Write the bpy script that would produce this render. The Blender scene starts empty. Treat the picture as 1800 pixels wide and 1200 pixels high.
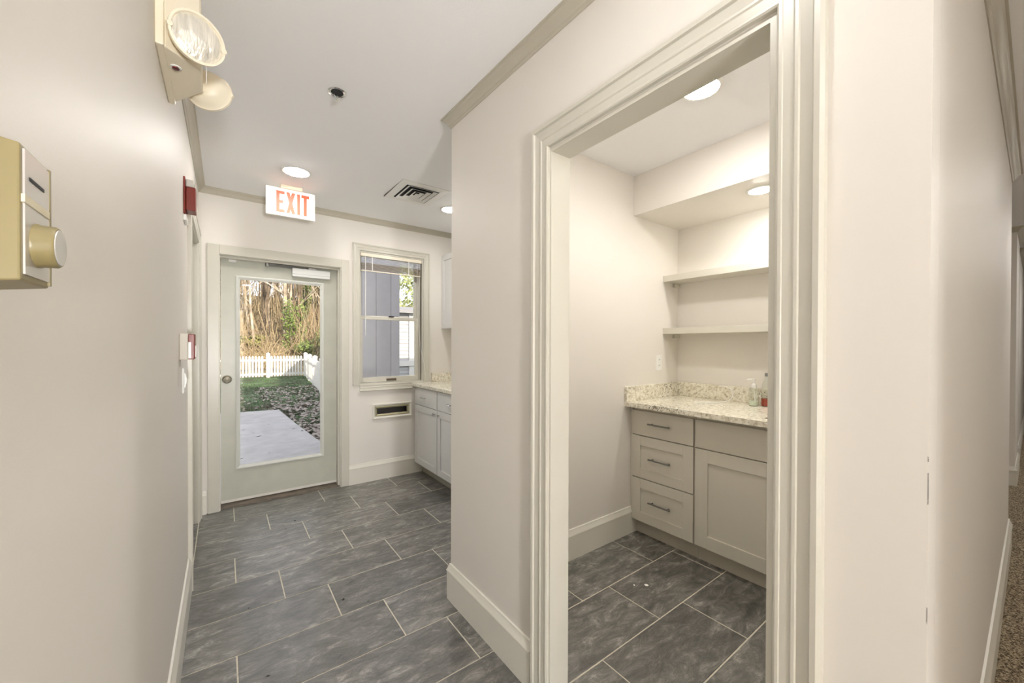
import bpy, math, random
from mathutils import Vector, Matrix
random.seed(7)
SC = bpy.context.scene
COL = SC.collection
R = math.radians

# ------------------------------------------------------------------ camera
cam_d = bpy.data.cameras.new('camera'); cam = bpy.data.objects.new('camera', cam_d); COL.objects.link(cam)
yaw, pit, rol = 0.6376, -0.0070, 0.0027
Fv = Vector((math.sin(yaw)*math.cos(pit), math.cos(yaw)*math.cos(pit), math.sin(pit)))
Rv = Vector((math.cos(yaw), -math.sin(yaw), 0)); Uv = Rv.cross(Fv)
R2 = Rv*math.cos(rol)+Uv*math.sin(rol); U2 = -Rv*math.sin(rol)+Uv*math.cos(rol)
m = Matrix((R2, U2, -Fv)).transposed().to_4x4(); m.translation = Vector((0, 0, 1.33))
cam.matrix_world = m
cam_d.sensor_width = 36; cam_d.sensor_fit = 'HORIZONTAL'; cam_d.lens = 684.4*36/1800
cam_d.shift_y = 11.34/1800; cam_d.clip_start = 0.02; cam_d.clip_end = 200
SC.camera = cam

# ------------------------------------------------------------------ sky, sun, exposure
w = bpy.data.worlds.new('sky'); SC.world = w; w.use_nodes = True
wn = w.node_tree; bg = wn.nodes['Background']
sky = wn.nodes.new('ShaderNodeTexSky'); sky.sky_type = 'NISHITA'; sky.sun_disc = False
sky.sun_elevation = R(24); sky.sun_rotation = R(158); sky.air_density = 1.0; sky.dust_density = 1.5
hz = wn.nodes.new('ShaderNodeMix'); hz.data_type = 'RGBA'; hz.inputs['Factor'].default_value = .88; hz.inputs['B'].default_value = (2.1, 2.1, 2.2, 1)   # thin white overcast veil over the blue
wn.links.new(sky.outputs[0], hz.inputs['A']); wn.links.new(hz.outputs['Result'], bg.inputs[0]); bg.inputs[1].default_value = 0.5
sd = bpy.data.lights.new('sun', 'SUN'); sd.energy = 4.6; sd.angle = R(0.6); sd.color = (1, .87, .70)
so = bpy.data.objects.new('sun', sd); COL.objects.link(so)
SUN = Vector((-.34, .88, -math.tan(R(22))*.94)).normalized()
so.rotation_euler = SUN.to_track_quat('-Z', 'Y').to_euler(); so.location = (4, -10, 12)
SC.view_settings.view_transform = 'Standard'; SC.view_settings.look = 'None'
SC.view_settings.exposure = 0.44; SC.view_settings.gamma = 1.0; SC.view_settings.use_curve_mapping = False
SC.cycles.use_denoising = True; SC.cycles.max_bounces = 14; SC.cycles.diffuse_bounces = 8
SC.cycles.glossy_bounces = 5; SC.cycles.transparent_max_bounces = 16
SC.cycles.sample_clamp_indirect = 6; SC.cycles.caustics_reflective = False; SC.cycles.caustics_refractive = False
LAMP = 130.0          # radiance of the recessed lamps' lenses

# ------------------------------------------------------------------ materials
MATS = {}
def mat(name, col, rough=.5, metal=0, spec=.5, noise=0, nscale=20, bump=0, bscale=60, stretch=(1, 1, 1), emit=None, coat=0, rand=0):
    if name in MATS: return MATS[name]
    M = bpy.data.materials.new(name); M.use_nodes = True; nt = M.node_tree; N = nt.nodes; L = nt.links
    b = N['Principled BSDF']
    b.inputs['Base Color'].default_value = (*col, 1); b.inputs['Roughness'].default_value = rough
    b.inputs['Metallic'].default_value = metal; b.inputs['Specular IOR Level'].default_value = spec
    b.inputs['Coat Weight'].default_value = coat
    tc = N.new('ShaderNodeTexCoord'); mp = N.new('ShaderNodeMapping'); mp.inputs['Scale'].default_value = stretch
    L.new(tc.outputs['Object'], mp.inputs['Vector'])
    if noise or rand:
        n = N.new('ShaderNodeTexNoise'); n.inputs['Scale'].default_value = nscale; n.inputs['Detail'].default_value = 5
        L.new(mp.outputs[0], n.inputs['Vector'])
        mr = N.new('ShaderNodeMapRange'); mr.inputs['From Min'].default_value = .3; mr.inputs['From Max'].default_value = .7
        mr.inputs['To Min'].default_value = 1-noise; mr.inputs['To Max'].default_value = 1+noise
        L.new(n.outputs['Fac'], mr.inputs['Value'])
        out = mr.outputs[0]
        if rand:
            oi = N.new('ShaderNodeObjectInfo'); m2 = N.new('ShaderNodeMapRange')
            m2.inputs['To Min'].default_value = 1-rand; m2.inputs['To Max'].default_value = 1+rand
            L.new(oi.outputs['Random'], m2.inputs['Value'])
            mu = N.new('ShaderNodeMath'); mu.operation = 'MULTIPLY'; L.new(out, mu.inputs[0]); L.new(m2.outputs[0], mu.inputs[1]); out = mu.outputs[0]
        vm = N.new('ShaderNodeVectorMath'); vm.operation = 'SCALE'; vm.inputs[0].default_value = col
        L.new(out, vm.inputs['Scale']); L.new(vm.outputs[0], b.inputs['Base Color'])
    if bump:
        n2 = N.new('ShaderNodeTexNoise'); n2.inputs['Scale'].default_value = bscale; n2.inputs['Detail'].default_value = 4
        L.new(mp.outputs[0], n2.inputs['Vector'])
        bp = N.new('ShaderNodeBump'); bp.inputs['Strength'].default_value = bump; bp.inputs['Distance'].default_value = .01
        L.new(n2.outputs['Fac'], bp.inputs['Height']); L.new(bp.outputs[0], b.inputs['Normal'])
    if emit:
        b.inputs['Emission Color'].default_value = (*emit[0], 1); b.inputs['Emission Strength'].default_value = emit[1]
    b.inputs['Coat Roughness'].default_value = .22
    MATS[name] = M; return M

def ramp(N, stops):
    r = N.new('ShaderNodeValToRGB'); e = r.color_ramp.elements
    while len(e) > 1: e.remove(e[-1])
    e[0].position = stops[0][0]; e[0].color = (*stops[0][1], 1)
    for p, c in stops[1:]:
        k = e.new(p); k.color = (*c, 1)
    return r

def slate():
    M = mat('slate_tile', (.1, .09, .08), .31, spec=1.0, coat=.5); nt = M.node_tree; N = nt.nodes; L = nt.links; b = N['Principled BSDF']
    geo = N.new('ShaderNodeNewGeometry'); oi = N.new('ShaderNodeObjectInfo')
    off = N.new('ShaderNodeVectorMath'); off.operation = 'SCALE'; off.inputs[0].default_value = (3, 5, 9); L.new(oi.outputs['Random'], off.inputs['Scale'])
    add = N.new('ShaderNodeVectorMath'); add.operation = 'ADD'; L.new(geo.outputs['Position'], add.inputs[0]); L.new(off.outputs[0], add.inputs[1])
    mp = N.new('ShaderNodeMapping'); mp.inputs['Scale'].default_value = (1.0, 2.6, 1); mp.inputs['Rotation'].default_value = (0, 0, .25); L.new(add.outputs[0], mp.inputs['Vector'])
    n = N.new('ShaderNodeTexNoise'); n.inputs['Scale'].default_value = 6.5; n.inputs['Detail'].default_value = 13; n.inputs['Roughness'].default_value = .82; n.inputs['Distortion'].default_value = .6
    L.new(mp.outputs[0], n.inputs['Vector'])
    r = ramp(N, [(.36, (.034, .033, .031)), (.47, (.092, .088, .081)), (.55, (.17, .163, .15)), (.65, (.44, .425, .39))]); L.new(n.outputs['Fac'], r.inputs[0])
    m2 = N.new('ShaderNodeMapRange'); m2.inputs['To Min'].default_value = .8; m2.inputs['To Max'].default_value = 1.25; L.new(oi.outputs['Random'], m2.inputs['Value'])
    vm = N.new('ShaderNodeVectorMath'); vm.operation = 'SCALE'; L.new(r.outputs[0], vm.inputs[0]); L.new(m2.outputs[0], vm.inputs['Scale']); L.new(vm.outputs[0], b.inputs['Base Color'])
    n2 = N.new('ShaderNodeTexNoise'); n2.inputs['Scale'].default_value = 9; n2.inputs['Detail'].default_value = 8; n2.inputs['Roughness'].default_value = .65; n2.inputs['Distortion'].default_value = 1.2
    L.new(mp.outputs[0], n2.inputs['Vector'])
    bp = N.new('ShaderNodeBump'); bp.inputs['Strength'].default_value = .5; bp.inputs['Distance'].default_value = .012
    L.new(n2.outputs['Fac'], bp.inputs['Height']); L.new(bp.outputs[0], b.inputs['Normal'])
    return M

def granite():
    M = mat('granite', (.7, .67, .55), .16); nt = M.node_tree; N = nt.nodes; L = nt.links; b = N['Principled BSDF']
    tc = N.new('ShaderNodeTexCoord')
    n1 = N.new('ShaderNodeTexNoise'); n1.inputs['Scale'].default_value = 48; n1.inputs['Detail'].default_value = 6; n1.inputs['Distortion'].default_value = .8
    n2 = N.new('ShaderNodeTexNoise'); n2.inputs['Scale'].default_value = 130; n2.inputs['Detail'].default_value = 4
    n3 = N.new('ShaderNodeTexNoise'); n3.inputs['Scale'].default_value = 3.2; n3.inputs['Detail'].default_value = 2
    for n in (n1, n2, n3): L.new(tc.outputs['Object'], n.inputs['Vector'])
    r1 = ramp(N, [(.30, (.40, .35, .25)), (.42, (.66, .62, .50)), (.58, (.86, .83, .73))]); L.new(n1.outputs['Fac'], r1.inputs[0])
    ad = N.new('ShaderNodeMath'); ad.operation = 'MULTIPLY_ADD'; ad.inputs[1].default_value = .55; L.new(n3.outputs['Fac'], ad.inputs[0]); L.new(n2.outputs['Fac'], ad.inputs[2])
    r2 = ramp(N, [(.54, (0, 0, 0)), (.60, (.4, .4, .4)), (.65, (1, 1, 1))]); L.new(ad.outputs[0], r2.inputs[0])
    mx = N.new('ShaderNodeMix'); mx.data_type = 'RGBA'; L.new(r2.outputs[0], mx.inputs['Factor'])
    mx.inputs['A'].default_value = (.06, .055, .05, 1); L.new(r1.outputs[0], mx.inputs['B']); L.new(mx.outputs['Result'], b.inputs['Base Color'])
    return M

def carpet():
    M = mat('carpet', (.2, .17, .12), .95, spec=.1); nt = M.node_tree; N = nt.nodes; L = nt.links; b = N['Principled BSDF']
    tc = N.new('ShaderNodeTexCoord'); n = N.new('ShaderNodeTexNoise'); n.inputs['Scale'].default_value = 150; n.inputs['Detail'].default_value = 3
    L.new(tc.outputs['Object'], n.inputs['Vector'])
    r = ramp(N, [(.34, (.035, .028, .022)), (.47, (.17, .13, .09)), (.56, (.33, .27, .18)), (.68, (.55, .48, .36))]); L.new(n.outputs['Fac'], r.inputs[0]); L.new(r.outputs[0], b.inputs['Base Color'])
    bp = N.new('ShaderNodeBump'); bp.inputs['Strength'].default_value = .8; L.new(n.outputs['Fac'], bp.inputs['Height']); L.new(bp.outputs[0], b.inputs['Normal'])
    return M

def corner_wall():
    # wall paint with rubbed, chipped marks along the vertical corner at y = .108
    M = mat('wall_paint_chipped', (.77, .74, .695), .5); nt = M.node_tree; N = nt.nodes; L = nt.links; b = N['Principled BSDF']
    geo = N.new('ShaderNodeNewGeometry'); sp = N.new('ShaderNodeSeparateXYZ'); L.new(geo.outputs['Position'], sp.inputs[0])
    dist = N.new('ShaderNodeMapRange'); dist.inputs['From Min'].default_value = .1085; dist.inputs['From Max'].default_value = .1100; dist.inputs['To Min'].default_value = 1; dist.inputs['To Max'].default_value = 0
    L.new(sp.outputs['Y'], dist.inputs['Value'])
    n = N.new('ShaderNodeTexNoise'); n.inputs['Scale'].default_value = 7; n.inputs['Detail'].default_value = 8; n.inputs['Roughness'].default_value = .75; L.new(geo.outputs['Position'], n.inputs['Vector'])
    hz = N.new('ShaderNodeMapRange'); hz.inputs['From Min'].default_value = 0; hz.inputs['From Max'].default_value = 1.9; hz.inputs['To Min'].default_value = .45; hz.inputs['To Max'].default_value = .66; L.new(sp.outputs['Z'], hz.inputs['Value'])
    gt = N.new('ShaderNodeMath'); gt.operation = 'GREATER_THAN'; L.new(n.outputs['Fac'], gt.inputs[0]); L.new(hz.outputs[0], gt.inputs[1])
    mu = N.new('ShaderNodeMath'); mu.operation = 'MULTIPLY'; L.new(gt.outputs[0], mu.inputs[0]); L.new(dist.outputs[0], mu.inputs[1])
    lx = N.new('ShaderNodeMath'); lx.operation = 'LESS_THAN'; lx.inputs[1].default_value = .9600; L.new(sp.outputs['X'], lx.inputs[0])
    m3 = N.new('ShaderNodeMath'); m3.operation = 'MULTIPLY'; L.new(mu.outputs[0], m3.inputs[0]); L.new(lx.outputs[0], m3.inputs[1])
    mx = N.new('ShaderNodeMix'); mx.data_type = 'RGBA'; L.new(m3.outputs[0], mx.inputs['Factor']); mx.inputs['A'].default_value = (.77, .74, .695, 1); mx.inputs['B'].default_value = (.2, .19, .18, 1)
    L.new(mx.outputs['Result'], b.inputs['Base Color'])
    return M

def glass(name, tint=(1, 1, 1), refl=1.0):
    M = bpy.data.materials.new(name); M.use_nodes = True; nt = M.node_tree; N = nt.nodes; L = nt.links
    N.remove(N['Principled BSDF']); o = N['Material Output']
    t = N.new('ShaderNodeBsdfTransparent'); t.inputs[0].default_value = (*tint, 1)
    g = N.new('ShaderNodeBsdfGlossy'); g.inputs['Roughness'].default_value = .02
    lw = N.new('ShaderNodeLayerWeight'); lw.inputs['Blend'].default_value = .5
    pw = N.new('ShaderNodeMath'); pw.operation = 'POWER'; pw.inputs[1].default_value = 5; L.new(lw.outputs['Facing'], pw.inputs[0])
    mm = N.new('ShaderNodeMath'); mm.operation = 'MULTIPLY_ADD'; mm.inputs[1].default_value = .9*refl; mm.inputs[2].default_value = .03*refl; L.new(pw.outputs[0], mm.inputs[0])
    mx = N.new('ShaderNodeMixShader'); L.new(mm.outputs[0], mx.inputs[0]); L.new(t.outputs[0], mx.inputs[1]); L.new(g.outputs[0], mx.inputs[2]); L.new(mx.outputs[0], o.inputs[0])
    MATS[name] = M; return M

WALL = mat('wall_paint', (.77, .74, .695), .5, bump=.03, bscale=220)
WALLC = corner_wall()
CEIL = mat('ceiling_paint', (.92, .925, .945), .85, bump=.12, bscale=160)
TRIM = mat('trim_paint', (.62, .60, .53), .3, noise=.02, nscale=6)
CROWN = mat('crown_paint', (.50, .47, .39), .35, noise=.02, nscale=6)
BASE = mat('baseboard_paint', (.76, .74, .67), .3)
DOORP = mat('door_paint', (.53, .535, .465), .32, noise=.04, nscale=9, bump=.04, bscale=90)
CABN = mat('cabinet_paint', (.62, .59, .515), .35)
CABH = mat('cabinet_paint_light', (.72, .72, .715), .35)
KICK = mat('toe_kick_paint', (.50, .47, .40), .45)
SLATE = slate(); GRAN = granite(); CARP = carpet()
GROUT = mat('grout', (.66, .62, .52), .85, noise=.12, nscale=30)
PULL = mat('pull_steel', (.22, .215, .205), .3, metal=.9)
STEEL = mat('brushed_nickel', (.62, .61, .58), .28, metal=1)
CHROME = mat('chrome', (.8, .8, .8), .12, metal=1)
BRASS = mat('aged_brass', (.50, .47, .30), .35, metal=.6)
DARK = mat('dark_gap', (.012, .012, .013), .7)
WPLAS = mat('white_plastic', (.85, .85, .83), .35)
CREAM = mat('cream_plastic', (.82, .75, .60), .4)
IVORY = mat('ivory_panel', (.86, .80, .66), .4)
REDP = mat('red_plastic', (.19, .022, .013), .35)
GOLD = mat('gold_enamel', (.23, .188, .085), .4)
GREYP = mat('grey_face_plate', (.62, .60, .57), .25, metal=.3)
GLASS = glass('window_glass')
CLEAR = glass('clear_plastic', (.93, .95, .93), 1.3)
CONC = mat('concrete', (.44, .43, .425), .85, noise=.10, nscale=5, bump=.1, bscale=60)
WHITEW = mat('white_fence_paint', (.86, .84, .80), .5, noise=.03, nscale=8)

# ------------------------------------------------------------------ mesh helpers
class MB:
    def __init__(s): s.v = []; s.f = []
    def box(s, x0, x1, y0, y1, z0, z1):
        i = len(s.v)
        s.v += [(x, y, z) for z in (z0, z1) for y in (y0, y1) for x in (x0, x1)]
        s.f += [tuple(i+k for k in q) for q in ((0, 2, 3, 1), (4, 5, 7, 6), (0, 1, 5, 4), (2, 6, 7, 3), (0, 4, 6, 2), (1, 3, 7, 5))]
        return s
    def prism(s, poly, fn, a, b):            # poly: 2D points, fn(u,v,t) -> xyz, from t=a to t=b
        i = len(s.v); n = len(poly)
        s.v += [tuple(fn(u, v, a)) for u, v in poly] + [tuple(fn(u, v, b)) for u, v in poly]
        s.f.append(tuple(range(i, i+n))[::-1]); s.f.append(tuple(range(i+n, i+2*n)))
        for k in range(n): s.f.append((i+k, i+(k+1) % n, i+n+(k+1) % n, i+n+k))
        return s
    def lathe(s, c, axis, prof, n=24, cap=True):   # prof: (radius, height along axis)
        c = Vector(c); a = Vector(axis).normalized(); t = a.orthogonal().normalized(); bt = a.cross(t)
        i = len(s.v); k = len(prof)
        for r, h in prof:
            for j in range(n):
                g = 2*math.pi*j/n; s.v.append(tuple(c+a*h+t*(r*math.cos(g))+bt*(r*math.sin(g))))
        for q in range(k-1):
            for j in range(n):
                s.f.append((i+q*n+j, i+q*n+(j+1) % n, i+(q+1)*n+(j+1) % n, i+(q+1)*n+j))
        if cap:
            if prof[0][0] > 1e-5: s.f.append(tuple(i+j for j in range(n))[::-1])
            if prof[-1][0] > 1e-5: s.f.append(tuple(i+(k-1)*n+j for j in range(n)))
        return s
    def tube(s, pts, rad, n=8):
        pts = [Vector(p) for p in pts]; i = len(s.v); up = None
        if not hasattr(rad, '__len__'): rad = [rad]*len(pts)
        for k, p in enumerate(pts):
            d = (pts[min(k+1, len(pts)-1)]-pts[max(k-1, 0)]).normalized()
            if up is None: up = d.orthogonal().normalized()
            up = (up-d*up.dot(d)).normalized(); bt = d.cross(up)
            for j in range(n):
                g = 2*math.pi*j/n; s.v.append(tuple(p+up*(rad[k]*math.cos(g))+bt*(rad[k]*math.sin(g))))
        for q in range(len(pts)-1):
            for j in range(n): s.f.append((i+q*n+j, i+q*n+(j+1) % n, i+(q+1)*n+(j+1) % n, i+(q+1)*n+j))
        s.f.append(tuple(i+j for j in range(n))[::-1]); s.f.append(tuple(i+(len(pts)-1)*n+j for j in range(n)))
        return s
    def mesh(s, name, material):
        me = bpy.data.meshes.new(name); me.from_pydata(s.v, [], s.f); me.materials.append(material); me.update()
        return me
    def build(s, name, material, parent=None, smooth=False, bevel=0, label=None):
        o = bpy.data.objects.new(name, s.mesh(name, material)); COL.objects.link(o)
        if smooth:
            for p in o.data.polygons: p.use_smooth = True
            o.data.set_sharp_from_angle(angle=R(40))
        if bevel:
            b = o.modifiers.new('edge', 'BEVEL'); b.width = bevel; b.segments = 2; b.limit_method = 'ANGLE'; b.angle_limit = R(50)
        if parent:
            o.parent = parent
            if parent.type == 'EMPTY': o.matrix_parent_inverse = Matrix.Translation(-parent.location)
        if label: o['label'] = label
        return o

def tag(o, label, cat, group=None, kind=None):
    o['label'] = label; o['category'] = cat
    if group: o['group'] = group
    if kind: o['kind'] = kind
    return o
def thing(name, label, cat, loc, group=None, kind=None):
    o = bpy.data.objects.new(name, None); COL.objects.link(o); o.location = loc; o.empty_display_size = .05
    return tag(o, label, cat, group, kind)
def struct(name, mb, material, label, cat, **k):
    return tag(mb.build(name, material, **k), label, cat, kind='structure')

def sweep(path, n, prof):
    """sweep profile (u = along n x t, v = along n) down a mitred path; returns one MB per segment"""
    n = Vector(n); P = [Vector(p) for p in path]; segs = []
    ts = []
    for a, b in zip(P, P[1:]):
        d = b-a; d -= n*d.dot(n); ts.append(d.normalized())
    sides = [n.cross(t) for t in ts]
    rings = []
    for k, p in enumerate(P):
        if k == 0: mv = sides[0]
        elif k == len(P)-1: mv = sides[-1]
        else: mv = (sides[k-1]+sides[k])/(1+sides[k-1].dot(sides[k]))
        rings.append([tuple(p+mv*u+n*v) for u, v in prof])
    for a, b in zip(rings, rings[1:]):
        mb = MB(); c = len(prof); mb.v = a+b
        mb.f = [tuple(range(c)), tuple(range(c, 2*c))[::-1]]+[(k, c+k, c+(k+1) % c, (k+1) % c) for k in range(c)]
        segs.append(mb)
    return segs

# ------------------------------------------------------------------ room shell
XL, YB, XP, XPB, YE, YN, XN, XA, YH = -.155, 3.875, .957, 1.045, 1.825, 1.724, 2.935, 2.23, .108
def CZ(y): return 2.507+(y-1.865)*.0245
TOP = 2.72
# floors
fl = MB().box(XL-.35, XN+.1, .105, YB+.155, -.06, -.0018)
floor = struct('floor', fl, GROUT, 'dark slate tile floor with pale grout in the passage and nook', 'floor')
TL, TW, gap = .6265, .3135, .0030
def tile_mesh(x0, x1, y0, y1):
    mb = MB(); c = .0012; zb, zt = -.0018, .0
    a = [(x0, y0), (x1, y0), (x1, y1), (x0, y1)]; b = [(x0+c, y0+c), (x1-c, y0+c), (x1-c, y1-c), (x0+c, y1-c)]
    mb.v = [(x, y, zb) for x, y in a]+[(x, y, zt-.0006) for x, y in a]+[(x, y, zt) for x, y in b]
    for r in (0, 4):
        for k in range(4): mb.f.append((r+k, r+(k+1) % 4, r+4+(k+1) % 4, r+4+k))
    mb.f.append((8, 9, 10, 11)); return mb
full = tile_mesh(gap, TL-gap, gap, TW-gap).mesh('tile', SLATE)
X0, X1, Y0, Y1 = XL+.007, XN, .105, YB+.02
for k in range(-5, 8):
    ya = 1.401+TW*k; yb_ = ya+TW
    off = (.875-.2055*k) % TL - 2*TL
    for j in range(0, 9):
        xa = off+j*TL; xb = xa+TL
        ca, cb, da, db = max(xa+gap, X0), min(xb-gap, X1), max(ya+gap, Y0), min(yb_-gap, Y1)
        if cb-ca < .01 or db-da < .01: continue
        if da > YE-.06 and ca > XA+.05: continue
        if xa >= X0 and xb <= X1 and ya >= Y0 and yb_ <= Y1:
            o = bpy.data.objects.new('tile', full); COL.objects.link(o); o.location = (xa, ya, 0); o.parent = floor
        else: tile_mesh(ca, cb, da, db).build('tile', SLATE, floor)
tile_mesh(XL-.28, XL+.0015, 2.7, 3.71).build('tile', SLATE, floor)
struct('floor_hall', MB().box(XL-.1, 12, -3.6, .105, -.06, .004), CARP, 'flecked brown carpet along the adjoining hall', 'carpet')
struct('subfloor', MB().box(XL-.4, 12.2, -3.8, YB+.12, -.25, -.0605), CONC, 'concrete slab beneath the floors', 'floor')
# ceilings
mb = MB()
for x0, x1, y0, y1 in ((XL-.2, XP+.04, -3.7, YB+.05), (XP+.04, XA+.1, YN+.05, YB+.05), (XP+.04, 12, -3.7, YH+.05)):
    i = len(mb.v)
    for zz in (0, .05):
        mb.v += [(x0, y0, CZ(y0)+zz), (x1, y0, CZ(y0)+zz), (x1, y1, CZ(y1)+zz), (x0, y1, CZ(y1)+zz)]
    mb.f += [(i+3, i+2, i+1, i), (i+4, i+5, i+6, i+7)]+[(i+k, i+(k+1) % 4, i+4+(k+1) % 4, i+4+k) for k in range(4)]
struct('ceiling', mb, CEIL, 'white textured ceiling over the passage and hall', 'ceiling')
struct('ceiling_nook', MB().box(XPB, XN, .21, YN, 2.535, 2.585), CEIL, 'white ceiling inside the doorway nook', 'ceiling')
# walls
DY0, DY1, DZ = 2.78, 3.72, 2.085
struct('wall_left', MB().box(XL-.16, XL, -3.6, DY0, 0, TOP).box(XL-.16, XL, DY0, DY1, DZ, TOP).box(XL-.16, XL, DY1, YB+.15, 0, TOP), WALL, 'long cream painted wall at the left of the passage', 'wall')
EX0, EX1, EZ = -.025, .878, 2.046      # exterior door opening
WX0, WX1, WZ0, WZ1 = 1.05, 1.70, .945, 2.235
yb2 = YB+.14
wb = MB().box(XL, EX0, YB, yb2, 0, TOP).box(EX0, EX1, YB, yb2, EZ, TOP).box(EX1, WX0, YB, yb2, 0, TOP)
wb.box(WX0, WX1, YB, yb2, WZ1, TOP).box(WX1, XA+.1, YB, yb2, 0, TOP)
MX0, MX1, MZ0, MZ1 = 1.21, 1.535, .64, .712
wb.box(WX0, WX1, YB, yb2, MZ1, WZ0).box(WX0, MX0, YB, yb2, MZ0, MZ1).box(MX1, WX1, YB, yb2, MZ0, MZ1).box(WX0, WX1, YB, yb2, 0, MZ0)
struct('wall_back', wb, WALL, 'cream end wall around the glazed door and window', 'wall')
OY0, OY1, OZ = .339, 1.066, 2.045
struct('wall_right', MB().box(XP, XPB, YH+.0001, OY0, 0, TOP).box(XP, XPB, OY0, OY1, OZ, TOP).box(XP, XPB, OY1, YE, 0, TOP), WALLC, 'cream partition wall with the cased doorway to the nook', 'wall')
struct('wall_divider', MB().box(XPB, XN, YN, YE, 0, TOP), WALL, 'cream wall between the nook and the passage cabinets', 'wall')
struct('wall_alcove', MB().box(XA, XA+.1, YE, YB, 0, TOP), WALL, 'cream wall behind the passage cabinets', 'wall')
struct('wall_nook', MB().box(XN, XN+.1, YH+.1, YE, 0, TOP), WALL, 'cream rear wall of the nook behind the shelves', 'wall')
struct('wall_hall', MB().box(XPB, 4.2, YH, .21, 0, TOP).box(4.1, 4.2, .21, 1.6, 0, TOP), WALL, 'cream hall wall receding past the chipped corner', 'wall')
struct('wall_hall_middle', MB().box(6.05, 6.9, .122, .25, 0, TOP).box(6.05, 6.15, .25, 1.6, 0, TOP).box(4.2, 12, 1.6, 1.7, 0, TOP), WALL, 'short cream wall pier between the two hall openings', 'wall')
struct('wall_hall_far', MB().box(7.4, 12, .13, .25, 0, TOP).box(7.4, 7.5, .25, 1.6, 0, TOP), WALL, 'far cream wall pier at the end of the hall', 'wall')
struct('wall_hall_end', MB().box(12, 12.1, -3.7, 1.7, 0, TOP), WALL, 'cream wall closing the far end of the hall', 'wall')
struct('soffit', MB().box(2.355, XN, .21, YN, 2.256, 2.535), WALL, 'boxed cream soffit above the nook shelves', 'soffit')
struct('ceiling_hall_openings', MB().box(4.1, 12, .16, 1.7, 2.46, 2.52), CEIL, 'white ceiling within the hall side openings', 'ceiling')
struct('floor_hall_openings', MB().box(4.2, 12, .105, 1.6, -.06, .004), CARP, 'flecked brown carpet within the hall side openings', 'carpet')
# unseen cross wall, added to keep the fill lamp off the hall wall
struct('wall_lamp_block', MB().box(.33, 12, -1.75, -1.65, 0, TOP).box(XL, .33, -1.75, -1.65, 2.3, TOP), WALL, 'added cream cross wall limiting the fill lamp, with a lobby opening', 'wall')
struct('wall_front', MB().box(XL-.16, 12.1, -3.75, -3.6, 0, TOP), WALL, 'cream lobby wall far behind the viewpoint', 'wall')
# upper storey: casts the building's shade over the garden
struct('roof', MB().box(-9, 14, -4.1, YB+.14, TOP+.0, TOP+.12).box(-9, 14, YB-.1, YB+.14, TOP+.12, 4.9).box(-9, 14, -4.1, YB+.35, 4.9, 5.05)
       .box(-9, XL-.16, YB, YB+.14, -.3, TOP).box(XA+.1, 14, YB, YB+.14, -.3, TOP), mat('outer_siding', (.62, .62, .66), .7), 'upper storey and eaves of the building', 'building')

# ------------------------------------------------------------------ crown, baseboards, casings
cp = [(0, -.048), (.004, -.048), (.008, -.040), (.012, -.038), (.016, -.028), (.028, -.016), (.034, -.012), (.036, -.006), (.043, -.004), (.043, .01), (0, .01)]
pts = [(XL, -3.6), (XL, YB), (XA, YB), (XA, YE), (XP, YE), (XP, YH), (4.2, YH)]
# side vector n x t points left of travel; the room lies to the right, so run the path backwards
path = [(x, y, CZ(y)) for x, y in pts][::-1]
names = ['trim_hall_crown', 'trim_partition_crown', 'trim_divider_crown', 'trim_alcove_crown', 'trim_back_crown', 'trim_left_crown']
labs = ['taupe crown moulding along the receding hall wall', 'taupe crown moulding above the nook doorway', 'taupe crown moulding on the divider wall end', 'taupe crown moulding over the passage wall cabinet', 'taupe crown moulding above the glazed door and window', 'taupe crown moulding along the long left wall']
for k, (sg, nm, lb) in enumerate(zip(sweep(path, (0, 0, 1), cp), names, labs)):
    struct('trim_%d' % (k+1), sg, CROWN, lb, 'moulding', smooth=True)
bpf = [(0, 0), (.016, 0), (.016, .145), (.0185, .147), (.0185, .152), (.014, .158), (.012, .168), (.008, .174), (.007, .184), (0, .186)]
def base(nm, pts, labels):
    for sg, lb in zip(sweep([(x, y, 0) for x, y in pts][::-1], (0, 0, 1), bpf), labels[::-1]):
        struct(nm, sg, BASE, lb, 'baseboard', smooth=True)
base('baseboard_left', [(XL, -3.6), (XL, 2.698)], ['tall white baseboard along the long left wall'])
base('baseboard_back', [(.95, YB), (1.684, YB)], ['tall cream baseboard under the window'])
base('baseboard_back', [(XL, 3.802), (XL, YB), (-.11, YB)], ['tiny baseboard return beside the left doorway casing', 'tiny baseboard piece left of the glazed door casing'])
base('baseboard_partition', [(XA, YE), (XP, YE), (XP, 1.152)], ['tall baseboard on the divider wall facing the passage', 'tall white baseboard left of the nook doorway'])
base('baseboard_corner', [(XP, .252), (XP, YH), (4.2, YH)], ['tall baseboard right of the nook doorway', 'tall cream baseboard along the receding hall wall'])
base('baseboard_nook', [(XPB+.02, YN), (2.386, YN)], ['tall cream baseboard inside the nook'])
# piers down the hall: crown and base returns
for q, (xa, yy, xb) in enumerate(((6.05, .122, 6.9), (7.4, .13, 11.9))):
    z = CZ(.1)
    wd = ('nearer', 'farther')[q]
    for sg, lb in zip(sweep([(xb, yy, z), (xa, yy, z), (xa, .6, z)], (0, 0, 1), cp), ('taupe crown on the long face of the %s hall pier' % wd, 'taupe crown on the end of the %s hall pier' % wd)):
        struct('trim_%d' % (7+q), sg, CROWN, lb, 'moulding', smooth=True)
    for sg, lb in zip(sweep([(xb, yy, 0), (xa, yy, 0), (xa, .6, 0)], (0, 0, 1), bpf), ('cream baseboard on the long face of the %s hall pier' % wd, 'cream baseboard on the end of the %s hall pier' % wd)):
        struct('baseboard_pier', sg, BASE, lb, 'baseboard', smooth=True)

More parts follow.
